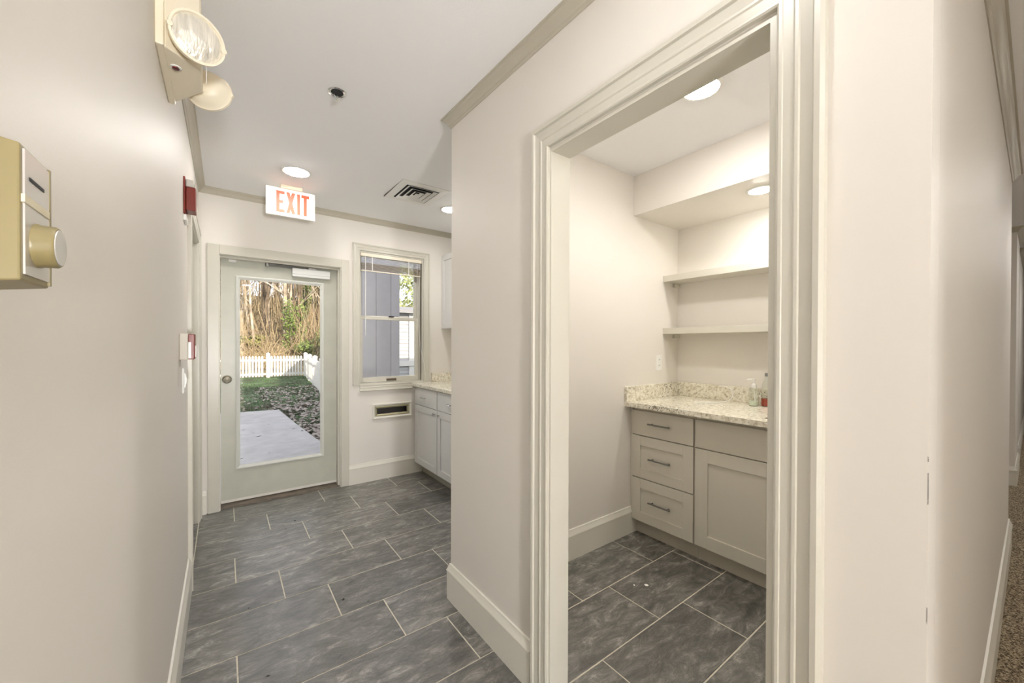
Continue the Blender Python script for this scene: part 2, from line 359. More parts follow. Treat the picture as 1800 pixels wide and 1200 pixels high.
def casing(name, path, n, wdt, th, label, m=TRIM):
    """moulded casing: three boards as parts; u runs outward from the opening"""
    s = wdt/.085
    pr = [(0, 0), (0, th*.55), (.004*s, th*.7), (.010*s, th*.7), (.012*s, th*.62), (.03*s, th*.66), (.034*s, th*.8), (.040*s, th*.8), (.043*s, th*.7), (.064*s, th*.85), (.068*s, th*1.15), (.078*s, th*1.2), (.085*s, th*.95), (.085*s, 0)]
    root = thing(name, label, 'casing', path[0], kind='structure')
    for sg in sweep(path, n, pr): sg.build('casing_board', m, root)
    return root
# nook doorway casing on the partition (normal -x): u = n x t must point outward
rv = .005
casing('trim_9', [(XP, OY0-rv+.0, 0), (XP, OY0-rv, OZ+rv), (XP, OY1+rv-.01, OZ+rv), (XP, OY1+rv-.01, 0)][::-1], (-1, 0, 0), .085, .02, 'wide moulded taupe casing framing the nook doorway')
jm = MB().box(XP-.0005, XPB+.004, OY1-.012, OY1, 0, OZ-.012).box(XP-.0005, XPB+.004, OY0, OY0+.012, 0, OZ-.012).box(XP-.0005, XPB+.004, OY0, OY1, OZ-.012, OZ)
struct('trim_10', jm, TRIM, 'taupe jamb lining inside the nook doorway', 'jamb')
# left doorway
casing('trim_11', [(XL, DY0, 0), (XL, DY0, DZ), (XL, DY1, DZ), (XL, DY1, 0)], (1, 0, 0), .08, .018, 'taupe casing around the left wall doorway')
struct('trim_12', MB().box(XL-.16, XL+.001, DY0-.0, DY0+.012, 0, DZ-.012).box(XL-.16, XL+.001, DY1-.012, DY1, 0, DZ-.012).box(XL-.16, XL+.001, DY0, DY1, DZ-.012, DZ), TRIM, 'taupe jamb lining of the left wall doorway', 'jamb')
d1 = thing('door_1', 'flat grey panelled door recessed in the left wall doorway', 'door', (XL-.12, 3.25, .008), kind='structure')
MB().box(XL-.150, XL-.112, DY0+.014, DY1-.014, .008, DZ-.014).build('door_panel', DOORP, d1, bevel=.002)
MB().lathe((XL-.112, DY0+.08, 1.0), (1, 0, 0), [(.028, 0), (.028, .006), (.012, .01), (.012, .03), (.025, .04), (.027, .05), (.018, .06), (0, .062)]).build('door_knob', STEEL, d1, smooth=True)

# ------------------------------------------------------------------ exterior door
def flatcase(name, segs, m, label):
    root = thing(name, label, 'casing', (segs[0][0], segs[0][2], 0), kind='structure')
    for b in segs: MB().box(*b).build('casing_board', m, root, bevel=.004)
    return root
cw = .078
flatcase('trim_13', [(EX0-cw, EX0-.002, YB-.018, YB, 0, EZ+cw), (EX1+.002, EX1+cw-.006, YB-.018, YB, 0, EZ+cw), (EX0-.002, EX1+.002, YB-.018, YB, EZ, EZ+cw)], TRIM, 'plain taupe casing framing the glazed exterior door')
YD = 3.98
fr = MB().box(EX0, EX0+.003, YB, yb2, 0, EZ).box(EX1-.003, EX1, YB, yb2, 0, EZ).box(EX0, EX1, YB, yb2, EZ-.003, EZ)
fr.box(EX1-.016, EX1-.003, YB+.03, YD-.006, 0, EZ-.003).box(EX0+.003, EX1-.016, YB+.03, YD-.006, EZ-.018, EZ-.003)
struct('trim_14', fr, TRIM, 'taupe frame and stop inside the exterior doorway', 'jamb')
struct('threshold', MB().box(EX0+.003, EX1-.003, YB+.025, yb2+.05, 0, .012), mat('threshold_metal', (.16, .13, .10), .5, noise=.3, nscale=12), 'worn dark threshold under the glazed door', 'threshold')
dd = thing('door_2', 'grey green exterior door with one tall glass lite', 'door', (.43, YD+.02, .018), kind='structure')
dx0, dx1, dz0, dz1 = EX0+.006, EX1-.006, .022, EZ-.006
lx0, lx1, lz0, lz1 = .080, .753, .288, 1.905
d = MB().box(dx0, lx0+.008, YD, YD+.044, dz0, dz1).box(lx1-.008, dx1, YD, YD+.044, dz0, dz1).box(lx0+.008, lx1-.008, YD, YD+.044, dz0, lz0+.008).box(lx0+.008, lx1-.008, YD, YD+.044, lz1-.008, dz1)
dp = d.build('door_panel', DOORP, dd)
pr = [(0, 0), (0, .010), (.006, .013), (.014, .011), (.022, .004), (.030, .002), (.030, 0)]
LM = mat('lite_moulding', (.66, .67, .63), .3)
pth = [(lx0, YD, lz0), (lx0, YD, lz1), (lx1, YD, lz1), (lx1, YD, lz0), (lx0, YD, lz0)]
def ring_sweep(x0, x1, z0, z1, y, w_, t_):
    out = []
    for (ax, az, bx, bz, nx, nz) in ((x0, z0, x0, z1, 1, 0), (x0, z1, x1, z1, 0, -1), (x1, z1, x1, z0, -1, 0), (x1, z0, x0, z0, 0, 1)):
        mb = MB(); prf = [(0, 0), (0, .8), (.25, 1), (.55, .8), (.8, .4), (1, .2), (1, 0)]
        for (px, pz) in ((ax, az), (bx, bz)):
            for u, v in prf:
                X = px+(w_*u)*(1 if abs(px-x0) < 1e-6 else -1) if True else 0
                Zc = pz+(w_*u)*(1 if abs(pz-z0) < 1e-6 else -1)
                mb.v.append((X, y-t_*v, Zc))
        c = len(prf); mb.f = [tuple(range(c)), tuple(range(c, 2*c))[::-1]]+[(k, c+k, c+(k+1) % c, (k+1) % c) for k in range(c)]
        out.append(mb)
    return out
for s_ in ring_sweep(lx0, lx1, lz0, lz1, YD, .031, .013): s_.build('lite_moulding', LM, dp)
MB().box(lx0+.012, lx1-.012, YD+.018, YD+.024, lz0+.012, lz1-.012).build('glass_pane', GLASS, dp)
MB().box(dx0, dx1, YD-.004, YD+.0, dz0, dz0+.02).build('door_sweep', mat('sweep', (.72, .70, .64), .5), dp)
MB().lathe((.022, YD, 1.042), (0, -1, 0), [(.034, 0), (.034, .004), (.014, .008), (.012, .028), (.024, .036), (.028, .046), (.024, .056), (0, .060)]).build('door_knob', mat('satin_knob', (.27, .25, .20), .3, metal=.9), dp, smooth=True)
# closer
cl = MB().box(.490, .800, YD-.052, YD, 1.935, 2.012).build('door_closer', mat('closer_cover', (.74, .75, .74), .35, metal=.15), dp, bevel=.006)
MB().box(.492, .798, YD-.0528, YD-.052, 1.958, 1.960).build('cover_seam', mat('seam', (.3, .3, .3), .6), dp)
MB().lathe((.59, YD-.022, 2.012), (0, 0, 1), [(.012, 0), (.012, .018), (.016, .018), (.016, .026)], 14).build('arm_spindle', STEEL, dp, smooth=True)
YA = YD-.06; ARM = mat('arm_steel', (.30, .30, .29), .35, metal=.8)
MB().tube([(.59, YD-.022, 2.016), (.44, YA+.02, 2.012), (.30, YA, 2.008)], .009).build('closer_arm', ARM, dp)
MB().tube([(.30, YA, 2.020), (.46, YA+.005, 2.020), (.64, YD-.02, 2.020)], .006).build('closer_arm', ARM, dp)
MB().lathe((.30, YA, 1.998), (0, 0, 1), [(.014, 0), (.014, .028)], 14).build('arm_joint', ARM, dp, smooth=True)
MB().box(.62, .68, YD-.045, YD-.008, 2.010, 2.027).build('arm_bracket', STEEL, dp, bevel=.003)
MB().box(.035, .085, YD-.02, YD-.001, 2.010, 2.033).build('alarm_contact', WPLAS, dp, bevel=.002)

# ------------------------------------------------------------------ window
casing('trim_15', [(WX0, YB, WZ0), (WX0, YB, WZ1), (WX1, YB, WZ1), (WX1, YB, WZ0), (WX0, YB, WZ0)], (0, -1, 0), .066, .02, 'taupe picture frame casing around the sash window')
w1 = thing('window_1', 'double hung sash window with cream frame beside the door', 'window', (1.375, YB+.07, WZ0), kind='structure')
j = MB().box(WX0, WX0+.008, YB, yb2, WZ0, WZ1).box(WX1-.012, WX1, YB, yb2, WZ0, WZ1).box(WX0+.008, WX1-.012, YB, yb2, WZ1-.012, WZ1).box(WX0+.008, WX1-.012, YB, yb2, WZ0, WZ0+.012)
j.box(WX1-.034, WX1-.026, YB+.03, yb2, WZ0+.012, WZ1-.012)
j.build('jamb_lining', TRIM, w1)
def sash(y, z0, z1, st, rail_b, rail_t, nm):
    a, b = WX0+.009, WX1-.036
    f = MB().box(a, a+st, y, y+.03, z0, z1).box(b-st, b, y, y+.03, z0, z1).box(a+st, b-st, y, y+.03, z0, z0+rail_b).box(a+st, b-st, y, y+.03, z1-rail_t, z1)
    o = f.build(nm, TRIM, w1, bevel=.002)
    MB().box(a+st-.004, b-st+.004, y+.012, y+.016, z0+rail_b-.004, z1-rail_t+.004).build('glass_pane', GLASS, o)
    return o
us = sash(YB+.085, 1.585, WZ1-.014, .03, .035, .03, 'upper_sash')
ls = sash(YB+.05, WZ0+.014, 1.612, .033, .05, .032, 'lower_sash')
MB().box(1.345, 1.40, YB+.035, YB+.05, 1.612, 1.622).build('sash_lock', DARK, ls, bevel=.003)
MB().box(1.325, 1.425, YB+.038, YB+.05, .968, .99).build('sash_lift', mat('bronze', (.16, .13, .1), .4, metal=.8), ls, bevel=.003)
# blind
bl = thing('window_blind', 'raised slatted blind bunched at the top of the window', 'blind', (1.375, YB+.02, 2.19))
MB().box(WX0+.012, WX1-.016, YB+.002, YB+.028, 2.188, WZ1-.014).build('head_rail', IVORY, bl, bevel=.002)
PALE = mat('slat_pale', (.72, .74, .80), .4); BRN = mat('slat_tan', (.42, .36, .28), .5)  # upper slats pale, lower slats tan
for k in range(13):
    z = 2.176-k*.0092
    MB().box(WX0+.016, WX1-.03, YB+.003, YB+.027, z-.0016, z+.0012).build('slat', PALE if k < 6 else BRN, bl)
MB().box(WX0+.016, WX1-.03, YB+.004, YB+.026, 2.044, 2.054).build('bottom_rail', IVORY, bl, bevel=.002)
MB().tube([(1.103, YB-.004, 2.20), (1.103, YB-.008, 1.80), (1.103, YB-.004, 1.42)], .0035).build('wand', WPLAS, bl, smooth=True)
for x in (1.17, 1.54): MB().box(x-.004, x+.004, YB+.001, YB+.002, 2.045, 2.19).build('ladder_tape', WPLAS, bl)
MB().tube([(1.63, YB-.002, 2.2), (1.635, YB-.006, 1.6), (1.66, YB-.026, 1.3), (1.70, YB-.028, 1.12), (1.72, YB-.026, .955)], .0016, 5).build('lift_cord', WPLAS, bl, smooth=True)

# ------------------------------------------------------------------ mail slot
ms = thing('mail_slot', 'brass mail slot in a white wooden frame below the window', 'mail slot', (1.37, YB, .60))
for s_ in ring_sweep(1.168, 1.569, .598, .748, YB, .032, .018): s_.build('wood_frame', BASE, ms)
for s_ in ring_sweep(1.197, 1.540, .627, .720, YB-.002, .017, .012): s_.build('brass_frame', BRASS, ms)
for x in (1.205, 1.532):
    for z in (.642, .706): MB().lathe((x, YB-.010, z), (0, -1, 0), [(.0045, 0), (.0045, .002), (0, .003)], 10).build('screw', DARK, ms)
MB().box(MX0-.0, MX1+.0, YB+.05, YB+.06, MZ0, MZ1).build('flap', mat('flap_dark', (.02, .016, .014), .4), ms)

# ------------------------------------------------------------------ cabinets
def front(root, nm, xf, y0, y1, z0, z1, m, inset=.06, slab=False, depth=.018):
    mb = MB()
    if slab: mb.box(xf, xf+depth, y0, y1, z0, z1)
    else:
        mb.box(xf, xf+depth, y0, y0+inset, z0, z1).box(xf, xf+depth, y1-inset, y1, z0, z1)
        mb.box(xf, xf+depth, y0+inset, y1-inset, z0, z0+inset).box(xf, xf+depth, y0+inset, y1-inset, z1-inset, z1)
        mb.box(xf+.008, xf+depth, y0+inset, y1-inset, z0+inset, z1-inset)
    return mb.build(nm, m, root, bevel=.0012)
def bar_pull(par, x, y0, y1, z):
    mb = MB().tube([(x-.028, y0-.02, z), (x-.028, y1+.02, z)], .0055, 10)
    for y in (y0, y1): mb.tube([(x, y, z), (x-.028, y, z)], .004, 8)
    return mb.build('handle', PULL, par, smooth=True)
XF = 2.327
# nook drawer unit
c1 = thing('drawer_cabinet', 'taupe base cabinet with three pull drawers in the nook', 'cabinet', (2.6, 1.49, 0), 'nook base cabinets')
MB().box(XF+.02, XN-.002, 1.256, YN-.002, .105, .905).build('body', CABN, c1)
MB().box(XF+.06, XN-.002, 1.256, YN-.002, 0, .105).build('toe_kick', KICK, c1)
MB().box(XF+.006, XF+.02, 1.708, YN-.002, .105, .905).build('filler_strip', CABN, c1)
for z0, z1, sl in ((.709, .878, True), (.412, .703, False), (.108, .406, False)):
    o = front(c1, 'drawer', XF, 1.261, 1.706, z0, z1, CABN, .066, sl)
    zc = {.709: .798, .412: .557, .108: .262}[z0]
    bar_pull(o, XF+(0 if sl else .008), 1.425, 1.545, zc)
c2 = thing('sink_cabinet', 'taupe sink base cabinet with shaker doors right of the drawers', 'cabinet', (2.6, .8, 0), 'nook base cabinets')
MB().box(XF+.02, XN-.002, .215, 1.254, .105, .70).box(XF+.02, XF+.034, .215, 1.254, .70, .905).build('body', CABN, c2)
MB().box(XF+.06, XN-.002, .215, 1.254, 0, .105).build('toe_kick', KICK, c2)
front(c2, 'false_drawer', XF, .30, 1.249, .709, .878, CABN, slab=True)
for y0, y1 in ((.778, 1.249), (.30, .772)):
    o = front(c2, 'door', XF, y0, y1, .108, .703, CABN, .078)
    if y0 < .5: bar_pull(o, XF, .71, .72, .60)
ct = thing('countertop', 'speckled cream granite countertop with backsplash in the nook', 'countertop', (2.6, .97, .905))
SX0, SX1, SY0, SY1 = 2.362, 2.78, .36, .885
MB().box(2.262, SX0, .215, YN, .9055, .936).box(SX1, XN, .215, YN, .9055, .936).box(SX0, SX1, .215, SY0, .9055, .936).box(SX0, SX1, SY1, YN, .9055, .936).build('slab', GRAN, ct)
MB().box(2.262, XN, YN-.022, YN, .936, 1.042).build('side_splash', GRAN, ct, bevel=.002)
MB().box(XN-.022, XN, .215, YN-.022, .936, 1.042).build('back_splash', GRAN, ct, bevel=.002)
sk = MB().box(SX0-.004, SX1+.004, SY0-.004, SY1+.004, .735, .74)
sk.box(SX0-.004, SX0, SY0, SY1, .74, .905).box(SX1, SX1+.004, SY0, SY1, .74, .905).box(SX0, SX1, SY0-.004, SY0, .74, .905).box(SX0, SX1, SY1, SY1+.004, .74, .905)
tag(sk.build('sink', STEEL), 'steel sink bowl set under the granite countertop', 'sink')
# shelves
for z0, z1, lb in ((1.820, 1.866, 'upper thick taupe floating shelf in the nook'), (1.419, 1.465, 'lower thick taupe floating shelf in the nook')):
    s_ = thing('wall_shelf', lb, 'shelf', (2.83, .97, z0), 'nook shelves')
    MB().box(2.724, XN, .212, YN, z0, z1).build('board', TRIM, s_, bevel=.001)
    MB().box(2.86, XN, YN-.018, YN, z0-.03, z0).build('cleat', TRIM, s_)
# outlet
ol = thing('outlet', 'white electrical outlet plate above the nook countertop', 'outlet', (2.67, YN, 1.198))
MB().box(2.635, 2.707, YN-.006, YN, 1.140, 1.256).build('plate', WPLAS, ol, bevel=.002)
for z in (1.176, 1.220):
    MB().lathe((2.671, YN-.006, z), (0, -1, 0), [(.017, 0), (.017, .0015)], 16).build('socket', WPLAS, ol)
    for dx in (-.006, .006): MB().box(2.671+dx-.001, 2.671+dx+.001, YN-.0085, YN-.007, z, z+.008).build('slot', DARK, ol)
# things on the counter
cz = .936
sb = thing('soap_dispenser', 'clear pump soap bottle on the nook countertop', 'soap bottle', (2.80, 1.108, cz))
MB().lathe((2.80, 1.108, cz), (0, 0, 1), [(.026, 0), (.029, .004), (.029, .10), (.026, .115), (.013, .125), (.013, .13)], 24).build('bottle', CLEAR, sb, smooth=True)
MB().lathe((2.80, 1.108, cz+.003), (0, 0, 1), [(.025, 0), (.026, .004), (.026, .03)], 20).build('liquid', mat('soap_green', (.70, .76, .64), .2), sb, smooth=True)
MB().lathe((2.80, 1.108, cz+.118), (0, 0, 1), [(.016, 0), (.016, .022), (.009, .026), (.005, .03), (.005, .05), (.011, .052), (.011, .06), (0, .061)], 18).build('pump', WPLAS, sb, smooth=True)
MB().tube([(2.80, 1.108, cz+.173), (2.795, 1.135, cz+.174), (2.792, 1.148, cz+.168)], .005).build('spout', WPLAS, sb, smooth=True)
MB().tube([(2.80, 1.108, cz+.118), (2.80, 1.10, cz+.02)], .003, 6).build('dip_tube', WPLAS, sb)
rb = thing('sauce_bottle', 'clear bottle with red liquid in its base beside the soap bottle', 'bottle', (2.855, 1.045, cz))
MB().lathe((2.855, 1.045, cz), (0, 0, 1), [(.038, 0), (.041, .004), (.041, .08), (.039, .11), (.030, .15), (.018, .18), (.016, .20)], 26).build('bottle', CLEAR, rb, smooth=True)
MB().lathe((2.855, 1.045, cz+.003), (0, 0, 1), [(.037, 0), (.0385, .004), (.0385, .048)], 24).build('liquid', mat('red_liquid', (.42, .055, .03), .2), rb, smooth=True)
MB().lathe((2.855, 1.045, cz+.195), (0, 0, 1), [(.018, 0), (.018, .02), (.016, .022), (0, .022)], 20).build('cap', mat('cap_grey', (.25, .25, .25), .4), rb, smooth=True)
cpts = [(2.60, 1.40, .940), (2.70, 1.315, .940), (2.79, 1.292, .940), (2.855, 1.287, .945), (2.895, 1.284, .965), (2.905, 1.283, .995), (2.905, 1.300, 1.022), (2.905, 1.335, 1.037), (2.905, 1.375, 1.035)]
tag(MB().tube(cpts, .0035, 8).build('power_cord', WPLAS, smooth=True), 'thin white cord looped against the granite backsplash', 'cord')

# hall base cabinets
XH = 1.60
for q, (y0, y1, lb) in enumerate(((3.337, YB-.012, 'grey base cabinet under the window end of the passage counter'), (2.795, 3.333, 'grey base cabinet nearest the partition corner, half hidden'))):
    c = thing('base_cabinet', lb, 'cabinet', (1.9, (y0+y1)/2, 0), 'passage base cabinets')
    MB().box(XH+.02, XA, y0, y1, .105, .903).build('body', CABH, c)
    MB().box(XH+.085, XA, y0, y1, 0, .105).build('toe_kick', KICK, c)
    o = front(c, 'drawer', XH, y0+.004, y1-.004, .722, .893, CABH, slab=True)
    yc = (y0+y1)/2; yc = 3.637 if q == 0 else yc
    MB().tube([(XH, yc-.045, .803), (XH-.02, yc-.04, .803), (XH-.028, yc-.02, .803), (XH-.028, yc+.02, .803), (XH-.02, yc+.04, .803), (XH, yc+.045, .803)], .005).build('handle', CHROME, o, smooth=True)
    o = front(c, 'door', XH, y0+.004, y1-.004, .113, .716, CABH, .062)
    ky = y0+.045 if q == 0 else y1-.04
    MB().lathe((XH, ky, .677), (-1, 0, 0), [(.006, 0), (.005, .012), (.014, .018), (.014, .026), (.009, .03), (0, .031)], 16).build('knob', STEEL, o, smooth=True)
pc = thing('countertop', 'speckled white granite countertop under the passage window', 'countertop', (1.9, 3.3, .9035))
MB().box(1.572, XA, 2.79, YB-.001, .9035, .937).build('slab', GRAN, pc, bevel=.003)
MB().box(1.79, XA-.001, YB-.022, YB, .937, 1.03).build('back_splash', GRAN, pc, bevel=.002)
uc = thing('wall_cabinet', 'grey wall cabinet hung in the corner beyond the window', 'cabinet', (2.07, 3.62, 1.50))
MB().box(1.928, XA, 3.40, YB, 1.505, 2.298).build('body', CABH, uc)
front(uc, 'door', 1.91, 3.41, YB-.004, 1.508, 2.295, CABH, .055)

# ------------------------------------------------------------------ ceiling fixtures
LENS = mat('lamp_lens', (1, 1, 1), .5, emit=((1, .955, .89), LAMP*1.2))
LENSN = mat('lamp_lens_near', (1, 1, 1), .5, emit=((1, .96, .91), LAMP*.36))
LENSH = mat('lamp_lens_hall', (1, 1, 1), .5, emit=((1, .95, .88), LAMP*.28))
LENSF = mat('lamp_lens_hall_far', (1, 1, 1), .5, emit=((1, .96, .91), LAMP*1.0))
LENSD = mat('lamp_lens_day', (1, 1, 1), .5, emit=((1, .96, .91), LAMP))
def downlight(x, y, z, r, label, m):
    t = thing('recessed_light', label, 'ceiling light', (x, y, z), 'recessed downlights')
    MB().lathe((x, y, z), (0, 0, -1), [(r, -.004), (r+.018, -.004), (r+.018, .003), (r+.012, .007), (r+.002, .007), (r, .003)], 32, cap=False).build('trim_ring', WPLAS, t, smooth=True)
    MB().lathe((x, y, z), (0, 0, -1), [(r, -.002), (r, .004), (r*.9, .009), (r*.6, .013), (r*.25, .015), (0, .0155)], 28).build('lens', m, t, smooth=True)
downlight(.41, 3.085, CZ(3.085), .078, 'lit round recessed light above the exit sign', LENSD)
downlight(1.625, 3.12, CZ(3.12), .072, 'lit round recessed light half hidden past the air vent', LENSD)
downlight(1.80, .945, 2.535, .074, 'lit round recessed light in the nook ceiling behind the header', LENS)
downlight(2.56, .985, 2.256, .058, 'lit round recessed light in the nook soffit', LENS)
downlight(.41, .50, CZ(.50), .078, 'recessed light in the passage ceiling nearest the viewpoint', LENSN)
for k, x in enumerate((.35, 2.3, 4.2, 6.1, 8.0)):  # out-of-view downlights added to brighten the hall and passage
    downlight(x, -.78, CZ(-.78), .078, 'added unseen recessed light in the hall ceiling, number %s from the left wall' % ('one', 'two', 'three', 'four', 'five')[k], LENSH if k < 2 else LENSF)
# unseen drum-shade lamp added behind the viewpoint as strong fill light
fx, fy = .06, -2.6
flp = thing('fill_lamp', 'added drum shade fill lamp out of view behind the viewpoint', 'fill lamp', (fx, fy, .004))
MB().lathe((fx, fy, .004), (0, 0, 1), [(.14, 0), (.14, .015), (.02, .03)], 28).build('base', STEEL, flp, smooth=True)
MB().tube([(fx, fy, .03), (fx, fy, .9)], .011, 10).build('pole', STEEL, flp, smooth=True)
MB().lathe((fx, fy, .85), (0, 0, 1), [(.16, 0), (.16, .36)], 32).build('shade', mat('fill_lamp_shade', (.9, .88, .82), .6, emit=((.99, .975, .965), 215)), flp, smooth=True)
# vent
vz = CZ(2.94); vx0, vx1, vy0, vy1 = 1.045, 1.42, 2.735, 3.155
vt = thing('air_vent', 'square white ceiling air diffuser with nested louvers', 'vent', (1.23, 2.94, vz))
def sq(o0, z0, o1, z1, o2=None):
    mb = MB()
    for o_, z_ in ((o0, z0), (o1, z1), (o1, z1+.0015), (o0, z0+.0015)):
        mb.v += [(vx0+o_, vy0+o_, z_), (vx1-o_, vy0+o_, z_), (vx1-o_, vy1-o_, z_), (vx0+o_, vy1-o_, z_)]
    for r in range(4):
        for k in range(4): mb.f.append((r*4+k, r*4+(k+1) % 4, ((r+1) % 4)*4+(k+1) % 4, ((r+1) % 4)*4+k))
    return mb
sq(0, vz-.006, .056, vz-.010).build('frame', WPLAS, vt); sq(0, vz-.006, 0.0, vz+.004).build('frame_edge', WPLAS, vt)
MB().box(vx0+.03, vx1-.03, vy0+.03, vy1-.03, vz-.003, vz-.001).build('duct_throat', DARK, vt)
for k in range(3):
    o_ = .068+k*.040
    sq(o_, vz-.016, o_+.022, vz-.005).build('louver', WPLAS, vt)
MB().box(vx0+.176, vx1-.176, vy0+.19, vy1-.19, vz-.014, vz-.011).build('centre_plate', WPLAS, vt)
# sprinkler
sx, sy = .429, 1.956; sz = CZ(sy)
sp = thing('sprinkler_head', 'recessed chrome sprinkler head in the passage ceiling', 'sprinkler', (sx, sy, sz))
MB().lathe((sx, sy, sz), (0, 0, -1), [(.027, .001), (.040, 0), (.040, .003), (.034, .006), (.027, .003)], 28, cap=False).build('escutcheon', CHROME, sp, smooth=True)
MB().lathe((sx, sy, sz-.001), (0, 0, -1), [(.027, 0), (.027, .001)], 24).build('cup', DARK, sp)
fm = MB().tube([(sx-.012, sy, sz-.002), (sx-.014, sy, sz-.018), (sx, sy, sz-.030)], .0025, 6).tube([(sx+.012, sy, sz-.002), (sx+.014, sy, sz-.018), (sx, sy, sz-.030)], .0025, 6)
fm.build('yoke', CHROME, sp, smooth=True)
MB().tube([(sx, sy, sz-.002), (sx, sy, sz-.03)], .003, 8).build('bulb', CHROME, sp, smooth=True)
MB().lathe((sx, sy, sz-.032), (0, 0, -1), [(.015, 0), (.017, .001), (0, .002)], 18).build('deflector', CHROME, sp)
# exit sign
ey = 3.44; ez = CZ(ey); ex0, ex1, e0, e1 = .255, .586, 2.312, 2.520
es = thing('exit_sign', 'white ceiling exit sign with orange red letters', 'exit sign', (.42, ey, ez))
MB().box(.349, .497, ey-.03, ey+.03, e1-.002, ez+.001).build('mount', CREAM, es, bevel=.004)
MB().box(ex0, ex1, ey-.012, ey+.012, e0, e1).build('panel', mat('exit_panel', (.9, .87, .78), .35, emit=((1, .93, .8), .18)), es, bevel=.003)
RED = mat('exit_red', (.72, .075, .022), .5)
def letter(nm, polys, x0, sc):
    mb = MB()
    for pl in polys: mb.prism([(x0+u*sc, e0+.024+v*.160) for u, v in pl], lambda u, v, t: (u, ey-.012-t, v), 0, .0015)
    mb.build(nm, RED, es)
def rc(a, b, c, d_): return [(a, c), (b, c), (b, d_), (a, d_)]
letter('letter_e', [rc(0, .42, 0, 1), rc(.42, 1, 0, .14), rc(.42, .85, .43, .57), rc(.42, 1, .86, 1)], ex0+.066, .055)
letter('letter_x', [[(0, 0), (.38, 0), (1, 1), (.62, 1)], [(.62, 0), (1, 0), (.69, .50), (.50, .19)], [(0, 1), (.38, 1), (.50, .81), (.31, .50)]], ex0+.132, .061)
letter('letter_i', [rc(0, 1, 0, 1)], ex0+.205, .020)
letter('letter_t', [rc(.30, .70, 0, .86), rc(0, 1, .86, 1)], ex0+.235, .054)

# ------------------------------------------------------------------ left wall fixtures
# emergency light
em = thing('emergency_light', 'cream twin head emergency light high on the left wall', 'emergency light', (XL, 1.66, 2.19))
plan = [(0, 1.505), (.022, 1.505), (.096, 1.562), (.100, 1.570), (.100, 1.700), (.096, 1.708), (.022, 1.825), (0, 1.825)]
MB().prism(plan, lambda u, v, t: (XL+u, v, t), 2.188, 2.42).build('housing', CREAM, em, bevel=.004)
MB().box(XL, XL+.020, 1.490, 1.840, 2.184, 2.43).build('back_plate', CREAM, em, bevel=.004)
MB().lathe((XL+.038, 1.595, 2.188), (0, 0, -1), [(.014, 0), (.014, .002), (.012, .003)], 18).build('switch_bezel', WPLAS, em)
MB().lathe((XL+.038, 1.595, 2.185), (0, 0, -1), [(.009, 0), (.009, .003), (0, .004)], 14).build('test_button', mat('dark_red_lens', (.09, .01, .01), .2), em)
LENSC = mat('ribbed_lens', (.74, .71, .63), .12, metal=.35, noise=.22, nscale=90, bump=.5, bscale=110, stretch=(1, 1, .12))
for c_, n_, nm in (((-.062, 1.492, 2.236), (.34, -.92, -.10), 0), ((-.040, 1.775, 2.238), (.34, .92, -.10), 1)):
    n_ = Vector(n_).normalized(); c0 = Vector(c_)
    MB().lathe(c0, n_, [(.018, -.05), (.034, -.046), (.052, -.034), (.062, -.016), (.067, 0), (.070, .002), (.070, .010), (.064, .011), (.061, .004), (.060, .003)], 36).build('lamp_head', CREAM, em, smooth=True)
    MB().lathe(c0, n_, [(.062, .004), (.054, .009), (.038, .014), (.02, .0165), (0, .017)], 36).build('lamp_lens', LENSC, em, smooth=True)
    a = c0-n_*.042; b = Vector((XL+.06, 1.57 if nm == 0 else 1.74, 2.25))
    MB().tube([a, (a+b)/2, b], [.02, .018, .018], 12).build('neck', CREAM, em, smooth=True)
    for sg_ in (-1, 1):
        q = c0+n_*.006+n_.cross(Vector((0, 0, 1))).normalized()*(.0655*sg_)
        MB().lathe(q, n_, [(.008, -.004), (.008, .006), (.006, .007)], 10).build('lens_clip', CREAM, em)
MB().tube([(-.04, 1.505, 2.172), (-.04, 1.505, 2.12)], .0008, 5).build('pull_string', WPLAS, em)
# thermostat
tx = -.122
th = thing('thermostat', 'gold wall thermostat with a dial on the near left wall', 'thermostat', (XL, .49, 1.38))
MB().prism([(0, 1.374), (tx-XL, 1.378), (tx-XL, 1.481), (.004, 1.486), (0, 1.486)], lambda u, v, t: (XL+u, t, v), .4535, .5125).build('housing', GOLD, th, bevel=.0015)
MB().box(tx, tx+.0012, .458, .509, 1.443, 1.478).build('upper_plate', GREYP, th)
MB().box(tx, tx+.0012, .458, .509, 1.383, 1.437).build('lower_plate', GREYP, th)
MB().box(tx, tx+.0016, .509, .5125, 1.380, 1.480).build('bezel_edge', GOLD, th)
MB().box(tx, tx+.002, .455, .507, 1.437, 1.443).build('divider_rib', mat('pale_gold', (.68, .62, .45), .4), th)
MB().box(tx+.0012, tx+.0018, .466, .496, 1.4565, 1.4590).build('temperature_slot', DARK, th)
MB().lathe((tx+.001, .482, 1.409), (1, 0, 0), [(.0175, 0), (.0175, .002), (.0168, .003), (.0166, .011), (.0155, .0125)], 28).build('dial', GOLD, th, smooth=True)
MB().lathe((tx+.0135, .482, 1.409), (1, 0, 0), [(.0146, 0), (.0142, .0006), (.003, .001), (0, .001)], 28).build('dial_face', GREYP, th, smooth=True)
